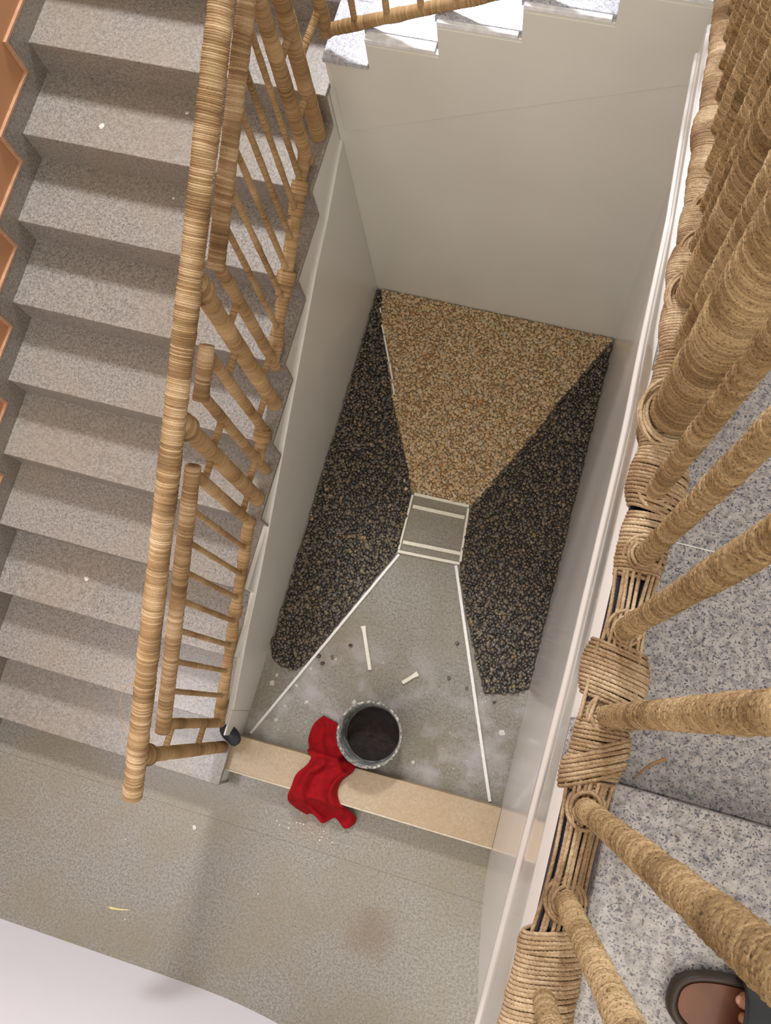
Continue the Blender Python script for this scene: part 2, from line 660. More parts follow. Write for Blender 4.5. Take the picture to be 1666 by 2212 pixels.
# ------------------------------------------------------------------ first flight (left)
stairs = thing('staircase', 'grey granite flight of stairs rising along the orange wall on the left', 'stairs', (-0.6, Y0, 0))
stairs.location = (0, 0, 0)
prof = [(Y0 + 0.006, 0.0)]
for n in range(1, 11):
    y, z = nose(n)
    prof += [(y + 0.012, z - 0.026), (y + T + 0.012, z - 0.026)]
prof = [(Y0 + .012, 0.0)]
for n in range(1, 11):
    y, z = nose(n)
    prof += [(y + .012, z - .026), (nose(n + 1)[0] + .012, z - .026)]
prof += [(nose(11)[0] + .012, 0.0)]
p2 = []
for q in prof:
    if not p2 or q != p2[-1]:
        p2.append(q)
prism('body', p2, 0, XW, -0.029, M['stringer_paint'], stairs)
for n in range(1, 11):
    y, z = nose(n)
    xe = -0.0302 if 1 < n <= 4 else -0.004
    box('tread', (XW, xe, y, y + T + 0.012, z - 0.026, z), M['granite_far'], stairs, 0.003)
    box('riser', (XW, xe - .0005, y + 0.004, y + 0.012, z - RS, z - 0.0262), M['granite_far'], stairs)
# plaster string on the well side, recessed behind the lower panel
spr = []
for n in range(1, 11):
    y, z = nose(n)
    d_ = .0005 if 1 < n <= 4 else .027
    d0 = .0005 if 2 < n <= 5 else .027
    spr += [(y + .007, z - d0 - RS), (y + .007, z - d_), (nose(n + 1)[0] + .007, z - d_)]
sp3 = []
for q in spr:
    if not sp3 or q != sp3[-1]:
        sp3.append((q[0], max(q[1], 0.0)))
sp3 += [(0.0, nose(10)[1] - .027), (0.0, 0.0)]
sp3 = [q for q in sp3 if q[0] <= 0.0]
prism('string', sp3, 0, -0.0298, -0.012, M['stringer_paint'], stairs, 0.002)
ulan = thing('landing', 'speckled granite half landing at the head of the left flight', 'landing')
box('slab', (XW, RX[0] + 0.0, nose(11)[0], 1.6, ZT[0] - 0.03, ZT[0] + .0), M['granite_top'], ulan, 0.002)
box('slab_edge', (-0.004, RX[0], -0.012, nose(11)[0], ZT[0] - 0.022, ZT[0]), M['granite_top'], ulan, 0.002)
box('riser', (XW, -0.004, nose(11)[0] + .004, nose(11)[0] + .014, nose(10)[1], ZT[0] - .03), M['granite_far'], ulan)
box('slab_support', (-0.004, RX[0] - .003, 0.121, 1.6, 0.0, ZT[0] - .031), M['far_wall'], ulan)

# second flight (along the far wall)
f2 = thing('staircase', 'pale granite flight of steps climbing to the right above the far wall', 'stairs')
for k in range(5):
    x0 = RX[k]
    x1 = RX[k + 1] if k < 4 else RX[4] + 0.6
    box('tread', (x0 - 0.010, x1, 0.014 if k else 0.034, 1.4, ZT[k + 1] - 0.024, ZT[k + 1]), M['granite_top'], f2, 0.002)
    box('riser', (x0, x0 + .01, 0.014, 1.4, ZT[k], ZT[k + 1] - .0242), M['granite_top'], f2)
    box('plaster_sun_edge', (x0, x1 - .012, -0.004, 0.0135 if k else 0.0335, ZT[k + 1] - 0.020, ZT[k + 1] - 0.002), M['plaster_sun_white'], f2, 0.002)  # white plaster edges; the first is widened to imitate a patch of sunlight
    box('core', (x0 + .0101, x1, 0.121, 1.4, ZT[k] - .3, ZT[k + 1] - .0245), M['far_wall'], f2)

# ------------------------------------------------------------------ right: upper landing, third flight, fascia
land = thing('landing', 'speckled grey granite landing beside the rope railing on the right', 'landing')
box('slab', (1.262, 3.0, -2.146, -1.49, LZ - 0.03, LZ), M['granite_near'], land, 0.002)
box('slab', (1.262, 3.0, -1.49 - .0, -1.489, LZ - 0.03, LZ - .001), M['granite_near'], land)
for (a, b_) in ((-2.14, -2.072), (-1.50, -1.425)):
    box('slab_corner', (1.2475, 1.2618, a, b_, LZ - 0.022, LZ - .0005), M['granite_near'], land, 0.001)
box('underside', (WX + .121, 3.0, -3.6, -1.49, LZ - .24, LZ - .031), M['fascia'], land)
ustep = thing('step', 'raised granite platform step where the sandalled person stands', 'step')
box('slab', (1.318, 3.0, -3.6, -2.146, LZ + 0.0005, LZ + 0.068), M['granite_near'], ustep, 0.003)
box('base', (1.262, 3.0, -3.6, -2.1462, LZ - .03, LZ), M['granite_near'], ustep)

f3 = thing('staircase', 'granite flight dropping behind the rope railing at upper right', 'stairs')
for k in range(1, 6):
    y = -1.49 + 0.295 * (k - 1)
    z = LZ - 0.148 * k
    box('tread', (1.262, 2.6, y + .0, y + 0.305, z - .026, z), M['granite_near'], f3, 0.002)
    box('riser', (1.262, 2.6, y - .012, y - .001, z, z + .121), M['granite_near'], f3)

# fascia profile swept along the landing edge (moulded, glossy)
prof = [(1.262, 0.0), (1.2500, 0.09), (1.2488, .11), (1.2485, .13), (1.2485, .3), (1.2487, .6), (1.2490, .80), (1.2470, .825), (1.2425, .848), (1.2405, .88), (1.2425, .915), (1.2480, .945), (1.262, .972), (1.29, .99), (1.3235, 1.0)]
ys = np.linspace(-2.97, -0.25, 56)
V = []
for y in ys:
    top = LZ - .004 if y < -1.49 else LZ - .004 - .5 * (y + 1.49) - .05 * min(1, (y + 1.49) / .1)
    bot = LZ - .031 - .25 * (1 + max(0.0, -2.0 - y) * 1.15) if y < -1.557 else np.interp(y, [-1.557, -1.3, -1.0, -.6, -.2], [LZ - .281, 2.85, 2.80, 2.56, 2.38])
    for (x, u) in prof:
        V.append((x, y, top + (bot - top) * u))
V = np.array(V)
mm = len(prof)
F = []
for i in range(len(ys) - 1):
    for j in range(mm - 1):
        a = i * mm + j
        F.append([a, a + 1, a + mm + 1, a + mm])
F += [list(range(mm))[::-1], [(len(ys) - 1) * mm + j for j in range(mm)]]
fo = st(mesh_obj('trim_3', V, F, M['fascia']))
bm = bmesh.new()
bm.from_mesh(fo.data)
bmesh.ops.recalc_face_normals(bm, faces=bm.faces)
bm.to_mesh(fo.data)
bm.free()
# stringer of the third flight
sl = lambda y: LZ - 0.5 * (y + 1.49)
st(prism('trim_4', [(-1.556, LZ - .031), (-1.49, LZ - .031), (-1.40, LZ - .10), (0.0, sl(0) - .08), (0.0, sl(0) - .30), (-1.0, 2.82), (-1.30, 2.87), (-1.556, LZ - .27)][::-1], 0, 1.2700, 1.323, M['right_wall']))

# ------------------------------------------------------------------ kerb
kerb = thing('kerb', 'low beige stone kerb between the well floor and the lower hall floor', 'kerb')
kp = [(-0.035, -2.506), (1.3235, -2.479), (1.3235, -2.664), (-0.035, -2.672)]
prism('stone', kp, 2, 0.0, 0.12, M['kerb'], kerb, 0.003)
prism('front_edge', [(-0.035, -2.6705), (1.3235, -2.6625), (1.3235, -2.671), (-0.035, -2.679)], 2, 0.0, 0.1225, M['kerb_edge'], kerb, 0.002)
box('stub_wall', (-0.0118, -0.0035, -2.505, -2.384, 0.0, 0.33), M['left_wall_low'], kerb, 0.002)

# ------------------------------------------------------------------ left railing
XR = -0.042


def hz(y):     # handrail height
    return 1.350 + 0.58 * (y + 2.454)


def tz(y):     # panel top
    return 1.130 + 0.60 * (y + 2.454)


def bz(y):     # panel bottom rail
    return zl(y) + 0.03


rail = thing('stair_railing', 'twine wrapped railing with long handrail along the left flight', 'railing')
hy0, hy1 = -2.735, -0.0
wrapped_bar('handrail', (XR - .01, hy0, hz(hy0)), (XR - .01, 0.16, hz(0.16)), 0.0365, 0.0068, M['jute'], rail, m=30, seed=11, lump=0.05, whisk=90, amp=.0042)


def vbar(nm, y, z0, z1, R, pitch, x=XR, mat='jute_gold', par=rail, **kw):
    return wrapped_bar(nm, (x, y, z0), (x, y, z1), R, pitch * .75, M[mat], par, seed=int(abs(y) * 1000) % 97, **kw)


def tread_z(y):
    n = int(math.floor((y - Y0) / T)) + 1
    return max(0, n) * RS


POSTS = [(-2.574, .027), (-1.462, .031), (-1.075, .031), (-0.112, .030)]
for y, r in POSTS:
    vbar('post', y, tread_z(y) + .002, hz(y) - .02 if y < -0.5 else hz(y) + .0, r, 0.006, m=22, lump=.05)
# panel 1
e0, e1 = -2.455, -1.570
for y in (e0, e1):
    vbar('panel_post', y, max(tread_z(y) + .01, bz(y) - .04), tz(y), .021, .006, m=18)
wrapped_bar('panel_top_rail', (XR, e0 - .03, tz(e0 - .03)), (XR, e1 + .02, tz(e1 + .02)), 0.028, 0.0068, M['jute'], rail, m=24, seed=21, lump=.06)
wrapped_bar('panel_bottom_rail', (XR, e0, bz(e0) + .0), (XR, e1 + .01, bz(e1 + .01)), 0.024, 0.0062, M['jute_gold'], rail, m=22, seed=22, lump=.14)
for y in (-2.328, -2.215, -2.10, -1.993, -1.892, -1.79, -1.682):
    vbar('baluster', y, bz(y), tz(y), .0105, .0052, m=12, per=5, lump=.1)
# short panel 2
e2, e3 = -1.330, -1.205
for y in (e2, e3):
    vbar('panel_post', y, tread_z(y) + .01, tz(y), .020, .006, m=18)
wrapped_bar('panel_top_rail', (XR, e2 - .018, tz(e2 - .018)), (XR, e3 + .018, tz(e3 + .018)), 0.027, 0.0066, M['jute'], rail, m=24, seed=23, lump=.12)
wrapped_bar('panel_bottom_rail', (XR, e2 - .01, bz(e2 - .01)), (XR, e3 + .01, bz(e3 + .01)), 0.024, 0.0062, M['jute_gold'], rail, m=22, seed=24, lump=.12)
# panel 3
e4, e5 = -0.955, -0.245
for y in (e4, e5):
    vbar('panel_post', y, bz(y) - .06, tz(y) + (0.0 if y < -.5 else .1), .021 if y < -.5 else .026, .006, m=20)
wrapped_bar('panel_top_rail', (XR, e4 - .02, tz(e4 - .02)), (XR, -0.02, tz(-0.02)), 0.028, 0.0068, M['jute'], rail, m=24, seed=25, lump=.06)
wrapped_bar('panel_bottom_rail', (XR, e4 - .01, bz(e4 - .01)), (XR, e5, bz(e5)), 0.024, 0.0062, M['jute_gold'], rail, m=22, seed=26, lump=.2)
for y in (-0.84, -0.735, -0.635, -0.535, -0.438, -0.34):
    vbar('baluster', y, bz(y), tz(y), .0105, .0052, m=12, per=5, lump=.1)
# rope knots swelling out of the bottom rails
for y, r in ((-0.66, .036), (-0.70, .033), (-0.36, .034), (-0.43, .033), (-0.90, .030), (-1.95, .028), (-1.23, .034)):
    wrapped_bar('knot', (XR, y - .022, bz(y - .022)), (XR, y + .022, bz(y + .022)), r, .0062, M['jute_gold'], rail, m=24, per=7, seed=int(-y * 100), lump=.1)
# short horizontal links between posts and panels
LK = [(-2.574, e0, .32), (-2.574, e0, .75), (e1, -1.462, .16), (e1, -1.462, .70), (-1.462, e2, .14), (-1.462, e2, .66), (e3, -1.075, .13), (e3, -1.075, .60), (-1.075, e4, .16), (-1.075, e4, .66), (e5, -0.112, .2), (e5, -.112, .5)]
for a, b_, h in LK:
    zz = zl(a) + h
    wrapped_bar('link', (XR, a + .01, zz), (XR, b_ - .01, zz), .0125, .0055, M['jute_gold'], rail, m=14, seed=int(-a * 50) + 3)
# the collar where posts meet the handrail
for y, r in POSTS[:3]:
    wrapped_bar('collar', (XR - .004, y, hz(y) - .10), (XR - .006, y, hz(y) - .03), r + .012, .0065, M['jute'], rail, m=24, seed=4, lump=.12)
# a loose loop of twine hanging from the handrail
lp = []
for i in range(40):
    a = i / 39
    lp.append((XR - .035 - .055 * math.sin(a * PI) - .012 * math.sin(a * 5), -2.32 - .16 * a + .02 * math.sin(a * 6), hz(-2.3) - .02 - .04 * math.sin(a * PI)))
v_, f_, c_ = rope_geo(lp, .0016, .008, 6, 1, .006)
merge_geo('loose_twine', [(v_, f_, c_)], M['jute_gold'], rail)

# ------------------------------------------------------------------ second railing (along the second flight)
r2 = thing('stair_railing', 'twine wrapped railing over the pale steps at the top edge', 'railing')
g0 = 0.01


def b2z(x):
    return 1.895 + 0.475 * x


YR = 0.045
wrapped_bar('bottom_rail', (g0, YR, b2z(g0)), (1.25, YR, b2z(1.25)), .021, .006, M['jute_gold'], r2, m=18, seed=31, lump=.12)
wrapped_bar('top_rail', (g0, YR, b2z(g0) + .70), (1.25, YR, b2z(1.25) + .70), .026, .0066, M['jute'], r2, m=18, seed=32)
wrapped_bar('panel_post', (g0, YR, b2z(g0) - .02), (g0, YR, b2z(g0) + .70), .021, .006, M['jute_gold'], r2, m=18, seed=33, lump=.1)
for i in range(9):
    x = 0.125 + .122 * i
    wrapped_bar('baluster', (x, YR, b2z(x)), (x, YR, b2z(x) + .70), .0105, .0052, M['jute_gold'], r2, m=10, per=5, seed=40 + i)
wrapped_bar('handrail', (-0.10, YR, b2z(-0.10) + .92), (1.25, YR, b2z(1.25) + .92), .036, .007, M['jute'], r2, m=20, seed=34)
wrapped_bar('link', (g0 - .01, YR - .01, b2z(g0) + .10), (XR, -0.105, b2z(0) + .02), .013, .0055, M['jute_gold'], r2, m=14, seed=36)

# ------------------------------------------------------------------ right railing
r3 = thing('landing_railing', 'thickly roped railing close to the camera along the right landing edge', 'railing')
XB = 1.283


def rz(y):
    return LZ + .082 if y < -1.5 else LZ + .082 - .5 * (y + 1.5)


# dark steel core
ysC = np.array([-3.0, -1.5, -0.2])
wrapped_bar('steel_bar', None, None, .021, .5, M['navy'], r3, amp=.0, m=20, per=1, lump=0, sx=1.45, sy=.62, pts=[(XB, y, rz(y)) for y in (-3.0, -2.2, -1.5, -0.9, -.2)])


def coil(y0, y1, a0, a1, tilt=0.0, pitch=.0058, R=.0031, seed=0, b=None, cx=0.0):
    """rope wound around the bar between y0 and y1; a0..a1 half widths"""
    turns = abs(y1 - y0) / pitch
    n = int(turns * 60)
    t = np.linspace(0, 1, n)
    th = t * turns * 2 * PI
    yy = y0 + (y1 - y0) * t + tilt * np.cos(th) + smooth_noise(t * turns, .6, seed) * pitch * .7 * np.cos(th * .5)
    bulge = np.sin(np.clip(t, 0, 1) * PI) ** .5
    a = a0 + (a1 - a0) * bulge + smooth_noise(t * turns, 1.0, seed + 5) * .0022
    bb = (b if b else .72) * a
    xx = XB + cx + a * np.cos(th)
    zc = np.array([rz(v) for v in np.clip(yy, -3.2, 0)])
    zzv = zc + bb * np.sin(th)
    return rope_geo(np.stack([xx, yy, zzv], 1), R, .0165, 12, seed)


wraps = [(-2.90, -2.375, .040, .047, .012), (-2.165, -2.045, .030, .036, .004), (-2.045, -1.962, .034, .047, -.006), (-1.862, -1.765, .030, .034, .002), (-1.762, -1.672, .031, .042, -.004), (-1.668, -1.50, .034, .040, .003)]
for i, (a, b_, w0, w1, tl) in enumerate(wraps):
    geo = [coil(a, b_, w0, w1, tl, seed=i + 2)]
    merge_geo('rope_wrap', geo, M['rope'], r3)
# diagonal crossing wraps
merge_geo('rope_wrap', [coil(-2.150, -2.105, .037, .042, .022, seed=20, pitch=.0062)], M['rope'], r3)
merge_geo('rope_wrap', [coil(-2.375, -2.345, .040, .044, .016, seed=21)], M['rope'], r3)


def strands(y0, y1, n, seed, w0=.034, w1=.026, zl_=.012):
    rs = np.random.default_rng(seed)
    parts = []
    for k in range(n):
        u0 = -1 + 2 * (k + rs.random() * .7) / n
        u1 = -1 + 2 * (k + rs.random() * .7) / n
        u0, u1 = np.clip([u0, u1], -1, 1)
        pts = []
        for i in range(12):
            a = i / 11
            u = u0 * (1 - a) + u1 * a
            w = w0 + (w1 - w0) * math.sin(a * PI)
            y = y0 + (y1 - y0) * a
            pts.append((XB + u * w, y, rz(y) + .0235 * math.sqrt(max(0, 1 - (u * .85) ** 2)) + .002 * rs.random() + .0015))
        P = np.array(pts)
        # smooth
        for _ in range(2):
            P[1:-1] = (P[:-2] + 2 * P[1:-1] + P[2:]) / 4
        parts.append(rope_geo(P, .0029, .0165, 12, seed + k))
    return parts


merge_geo('rope_strand', strands(-2.375, -2.150, 9, 3), M['rope'], r3)
merge_geo('rope_strand', strands(-1.972, -1.855, 8, 9, .034, .030), M['rope'], r3)
merge_geo('rope_strand', strands(-2.075, -1.965, 4, 15, .046, .046), M['rope'], r3)


def ring_loops(y, r0, n, seed, zr=0.010):
    """turns of rope lashed around the foot of a baluster"""
    parts = []
    rs = np.random.default_rng(seed)
    for k in range(n):
        th = np.linspace(0, 2 * PI, 60)
        rr = r0 + .0045 * (k % 3)
        px = XB + rr * np.cos(th) * (1.0 + .05 * rs.random())
        py = y + rr * np.sin(th) * (1.05 + .1 * rs.random())
        pz = rz(y) + .019 + .0055 * (k // 3) + zr * np.sin(th + rs.random() * 6) * .6
        parts.append(rope_geo(np.stack([px, py, pz], 1), .003, .0165, 12, seed + k))
    return parts


BAL = [-2.431, -2.309, -2.188, -2.061, -1.939, -1.829, -1.733]
for i, y in enumerate(BAL):
    merge_geo('base_lashing', ring_loops(y, .0158, 6 if i in (1, 2) else 4, 50 + i), M['rope'], r3)

protos = []
for k in range(3):
    o = wrapped_bar('baluster', (0, 0, 0), (0, 0, 1.05), .0132, .0056, M['jute_near'], r3, amp=.0028, m=52, per=8, seed=61 + 7 * k, lobes=15, lump=.06, whisk=260)
    protos.append(o)
def place(proto, x, y, z, rot, used):
    o = proto if not used else proto.copy()
    if used:
        COL.objects.link(o)
        o.parent = r3
    o.location = (x, y, z)
    o.rotation_euler = (0, 0, rot)
    return o
for i, y in enumerate(BAL):
    place(protos[i % 3], XB + .004 * math.sin(i * 3), y, rz(y) + .004, i * 1.3, i >= 3)
# thick main posts
wrapped_bar('post', (XB, -1.612, LZ + .002), (XB, -1.612, LZ + 1.18), .036, .0058, M['jute_near'], r3, amp=.003, m=80, per=8, seed=81, lobes=34, lump=.03, whisk=400)
wrapped_bar('post', (XB, -1.40, rz(-1.40) - .10), (XB, -1.40, LZ + 1.18), .033, .0058, M['jute_near'], r3, amp=.003, m=64, per=7, seed=82, lobes=30, lump=.04, whisk=300)
wrapped_bar('panel_post', (XB, -1.497, LZ + .03), (XB, -1.497, LZ + 1.05), .024, .0058, M['jute_near'], r3, amp=.003, m=56, per=7, seed=83, lobes=22, lump=.05, whisk=250)
wrapped_bar('panel_post', (XB, -1.285, rz(-1.285) - .02), (XB, -1.285, LZ + 1.0), .022, .0058, M['jute_near'], r3, amp=.003, m=52, per=7, seed=84, lobes=20, lump=.05, whisk=200)
for i, y in enumerate((-1.17, -1.05, -0.93, -0.81, -0.69, -0.57, -0.45)):
    o = place(protos[i % 3], XB, y, rz(y), i * .9, True)
    o.scale = (1.15, 1.15, 1)
# bottom rail of the descending part and its bulging knots
for i, (a, b_, w0, w1, tl) in enumerate(((-1.505, -1.385, .034, .043, .004), (-1.385, -1.275, .036, .046, -.004), (-1.275, -1.15, .032, .038, .004), (-1.15, -.98, .033, .037, -.003), (-.98, -.84, .033, .043, .004), (-.84, -.60, .033, .036, .003), (-.60, -.25, .033, .038, .003))):
    merge_geo('rope_wrap', [coil(a, b_, w0, w1, tl, seed=40 + i, cx=-.002)], M['rope'], r3)
for i, (y, r0) in enumerate(((-1.40, .037), (-1.285, .026), (-1.17, .018), (-1.612, .040), (-.93, .018))):
    merge_geo('base_lashing', ring_loops(y, r0, 6, 80 + i), M['rope'], r3)
# top rail and handrail (just outside the picture)
wrapped_bar('panel_top_rail', (XB, -2.9, LZ + 1.06), (XB, -0.3, LZ + 1.06), .026, .0062, M['jute'], r3, m=18, seed=95)
wrapped_bar('handrail', (XB, -3.0, LZ + 1.19), (XB, -0.2, LZ + 1.19), .036, .007, M['jute'], r3, m=20, seed=96)

# ------------------------------------------------------------------ pebble picture on the well floor
def pebble_variant(kind, seed):
    bm = bmesh.new()
    bmesh.ops.create_icosphere(bm, subdivisions=2, radius=1.0)
    r = np.random.default_rng(seed)
    V = np.array([v.co[:] for v in bm.verts])
    if kind == 'tan':
        sc = np.array([1.0, r.uniform(.62, .95), r.uniform(.36, .52)])
        dk = .10
    else:
        sc = np.array([1.0, r.uniform(.75, 1.0), r.uniform(.55, .75)])
        dk = .14
    for _ in range(9):
        d = r.normal(size=3)
        d /= np.linalg.norm(d)
        h = r.uniform(.48, .78)
        dist = V @ d
        V = V - np.clip(dist - h, 0, None)[:, None] * d[None, :] * .85
    V = V * (1 + dk * (r.random((len(V), 1)) - .5) * .5) * sc
    F = np.array([[v.index for v in f.verts] for f in bm.faces])
    bm.free()
    return V, F


VAR = {k: [pebble_variant(k, 100 + i) for i in range(20)] for k in ('tan', 'dark')}


def inside(poly, x, y):
    n = len(poly)
    c = np.zeros(len(x), bool)
    j = n - 1
    for i in range(n):
        xi, yi = poly[i]
        xj, yj = poly[j]
        cond = ((yi > y) != (yj > y)) & (x < (xj - xi) * (y - yi) / (yj - yi + 1e-12) + xi)
        c ^= cond
        j = i
    return c


TAN = [(0.030, -0.006), (1.315, -0.006), (1.292, -0.050), (1.231, -0.183), (1.131, -0.394), (1.044, -0.60), (0.947, -0.806), (0.884, -0.95), (0.812, -1.075), (0.660, -1.076), (0.515, -1.080), (0.500, -1.08), (0.455, -0.981), (0.367, -0.819), (0.268, -0.63), (0.153, -0.357), (0.078, -0.181)]
DKL = [(0.008, -0.008), (0.022, -0.01), (0.069, -0.181), (0.146, -0.357), (0.262, -0.63), (0.361, -0.819), (0.449, -0.981), (0.492, -1.10), (0.499, -1.25), (0.500, -1.41), (0.412, -1.61), (0.322, -1.815), (0.246, -1.985), (0.205, -2.09), (0.150, -2.130), (0.085, -2.128), (0.030, -2.10), (0.008, -2.05)]
DKR = [(1.318, -0.03), (1.232, -0.183), (1.132, -0.394), (1.046, -0.60), (0.949, -0.806), (0.886, -0.95), (0.816, -1.085), (0.835, -1.379), (0.848, -1.44), (0.935, -1.637), (1.053, -1.868), (1.118, -1.985), (1.20, -1.965), (1.319, -1.91)]


def bed(name, poly, mat, label, z1):
    r = np.random.default_rng(len(poly))
    P = []
    n = len(poly)
    for i in range(n):
        a, b_ = np.array(poly[i]), np.array(poly[(i + 1) % n])
        k = max(1, int(np.linalg.norm(b_ - a) / .03))
        for q in range(k):
            P.append(tuple(a + (b_ - a) * q / k + r.normal(size=2) * .0012))
    P = [(min(max(x, .002), WX - .002), min(y, -.002)) for x, y in P]
    o = prism(name, P, 2, 0.0005, z1, mat)
    return set_props(o, label, 'gravel bed', None, 'stuff')


bed('gravel_bed', TAN, M['tan_bed'], 'thin brown resin bed under the tan gravel fan by the far wall', .004)
bed('gravel_bed', DKL, M['dark_bed'], 'thin dark resin bed under the dark gravel beside the left wall', .004)
bed('gravel_bed', DKR, M['dark_bed'], 'thin dark resin bed under the dark gravel beside the glossy right wall', .004)


def scatter(poly, sp, seed, jit=.35):
    r = np.random.default_rng(seed)
    P = np.array(poly)
    x0, y0 = P.min(0)
    x1, y1 = P.max(0)
    xs, ysx = [], []
    row = 0
    y = y0
    while y < y1:
        x = x0 + (sp / 2 if row % 2 else 0)
        while x < x1:
            xs.append(x)
            ysx.append(y)
            x += sp
        y += sp * .87
        row += 1
    X = np.array(xs) + r.normal(size=len(xs)) * sp * jit * .6
    Y = np.array(ysx) + r.normal(size=len(xs)) * sp * jit * .6
    m_ = inside(poly, X, Y) & (X > .007) & (X < WX - .007) & (Y < -.007)
    return X[m_], Y[m_]


camp = np.array(cam.location)


def gravel(kind, polys, sp, rad, labels, groups, matk, seed, name, nmax):
    r = np.random.default_rng(seed)
    items = []
    for pi_, poly in enumerate(polys):
        X, Y = scatter(poly, sp, seed + pi_)
        for x, y in zip(X, Y):
            s = rad * r.uniform(.75, 1.22)
            if r.random() < .05:
                s *= 1.3
            items.append((x, y, s, r.uniform(0, 2 * PI), r.uniform(-.35, .35), r.uniform(-.35, .35), r.integers(0, 20), r.random(), pi_, r.uniform(0, .5)))
    items.sort(key=lambda q: (q[0] - camp[0]) ** 2 + (q[1] - camp[1]) ** 2)
    near, rest = items[:nmax], items[nmax:]

    def mat_of(it):
        x, y, s, a, b_, c, vi, cv, pi_, dz = it
        V, F = VAR[kind][vi]
        Rm = np.array(Euler((b_, c, a)).to_matrix())
        zc = .003 + s * (.42 if kind == 'tan' else .58) + dz * s * .7
        return Rm, np.array([x, y, zc])
    # the mass
    Vs, Fs, Cs, off = [], [], [], 0
    per = {i: [] for i in range(len(polys))}
    for it in rest:
        per[it[8]].append(it)
    for pi_, lst in per.items():
        Vs, Fs, Cs, off = [], [], [], 0
        for it in lst:
            V, F = VAR[kind][it[6]]
            Rm, t = mat_of(it)
            Vs.append((V * it[2]) @ Rm.T + t)
            Fs.append(F + off)
            Cs.append(np.full(len(V), it[7]))
            off += len(V)
        if Vs:
            o = mesh_obj(name[1], np.vstack(Vs), np.vstack(Fs), M[matk], None, cv=np.concatenate(Cs))
            set_props(o, labels[pi_][0], 'gravel', None, 'stuff')
    protos_ = {}
    for it in near:
        vi = it[6]
        cvq = int(it[7] * 6)
        key = (vi, cvq)
        if key not in protos_:
            V, F = VAR[kind][vi]
            o = mesh_obj(name[0], V, F, M[matk], None, cv=np.full(len(V), it[7]))
            protos_[key] = o
        else:
            o = protos_[key].copy()
            COL.objects.link(o)
        Rm, t = mat_of(it)
        o.location = t
        o.rotation_euler = Euler((it[4], it[5], it[3]))
        o.scale = (it[2],) * 3
        set_props(o, labels[it[8]][1], 'pebble', groups[it[8]])


gravel('tan', [TAN], .0148, .0116, [('tan gravel filling the fan against the far wall', 'tan pebble in the narrow near end of the pale gravel fan')], ['tan pebbles at the narrow end of the fan'], 'tan_pebble', 5, ('tan_pebble', 'tan_gravel'), 294)
gravel('dark', [DKL, DKR], .0163, .0118,
       [('dark glossy gravel spread along the left wall of the well', 'dark pebble in the gravel strip beside the left wall'),
        ('dark glossy gravel spread along the glossy right wall of the well', 'dark pebble in the gravel strip beside the glossy right wall')],
       ['dark pebbles near the left wall', 'dark pebbles near the right wall'], 'dark_pebble', 9, ('dark_pebble', 'dark_gravel'), 290)

# stray pebbles on the bare floor and across the borders
STRAY = [(.263, -2.029, .013, .35, 'dark', 'stray dark pebble on bare floor by the left white strip'), (.290, -2.058, .012, .2, 'dark', 'stray dark pebble, lower one of the pair beside the left strip'), (.328, -2.015, .013, .8, 'dark', 'stray olive pebble to the right of the left strip'),
         (.404, -1.935, .014, .15, 'dark', 'stray grey pebble left of the long loose strip'), (.926, -1.959, .011, .6, 'dark', 'stray brown pebble near the right diagonal strip'),
         (.923, -1.782, .012, .55, 'dark', 'stray pebble just left of the right diagonal strip'), (1.023, -1.984, .011, .75, 'dark', 'stray tan brown pebble touching the right diagonal strip'),
         (1.172, -2.013, .011, .3, 'dark', 'stray dark pebble below the right gravel patch'),
         (.468, -1.010, .015, .965, 'tan', 'bright orange pebble on the dark gravel edge'), (.462, -1.075, .015, .95, 'tan', 'orange pebble left of the square frame corner'), (.238, -.115, .014, 1.0, 'tan', 'rust red stone in the upper left of the tan fan'), (.442, -1.035, .012, .9, 'tan', 'pale pebble strayed onto the left dark gravel')]
for i, (x, y, s, cv, kd, lb) in enumerate(STRAY):
    V, F = VAR[kd][i]
    o = mesh_obj(kd + '_pebble', V, F, M[kd + '_pebble'], None, cv=np.full(len(V), cv))
    on = (i >= 8)
    o.location = (x, y, s * .5 + (.0165 if on else .0005))
    o.scale = (s, s, s)
    o.rotation_euler = (0, 0, i)
    set_props(o, lb, 'pebble')

# ------------------------------------------------------------------ white plastic strips
def strip(p0, p1, label, w=.016, h=.011, z=0.0, mat='pvc', seed=0, flare=False, group=None):
    p0, p1 = np.array(p0, float), np.array(p1, float)
    L = np.linalg.norm(p1 - p0)
    d = (p1 - p0) / L
    sd = np.array([-d[1], d[0]])
    r = np.random.default_rng(seed)
    n = max(3, int(L / .03))
    V, prof_ = [], [(-.5, 0), (-.5, .65), (-.38, 1), (.38, 1), (.5, .65), (.5, 0)]
    off = 0
    for i in range(n + 1):
        t = i / n
        wob = (r.random() - .5) * .0008
        ww = w * (1.45 if flare and i == n else 1.0)
        c = p0 + d * L * t + sd * wob
        for (u, v) in prof_:
            q = c + sd * u * ww
            V.append((q[0], q[1], z + v * h))
    m_ = len(prof_)
    F = []
    for i in range(n):
        for j in range(m_):
            a, b_ = i * m_ + j, i * m_ + (j + 1) % m_
            F.append([a, b_, b_ + m_, a + m_])
    F += [list(range(m_)), [n * m_ + j for j in range(m_)][::-1]]
    o = mesh_obj('plastic_strip', V, F, M[mat], None, smooth=False)
    bm = bmesh.new()
    bm.from_mesh(o.data)
    bmesh.ops.recalc_face_normals(bm, faces=bm.faces)
    bm.to_mesh(o.data)
    bm.free()
    set_props(o, label, 'plastic strip', group)
    return o


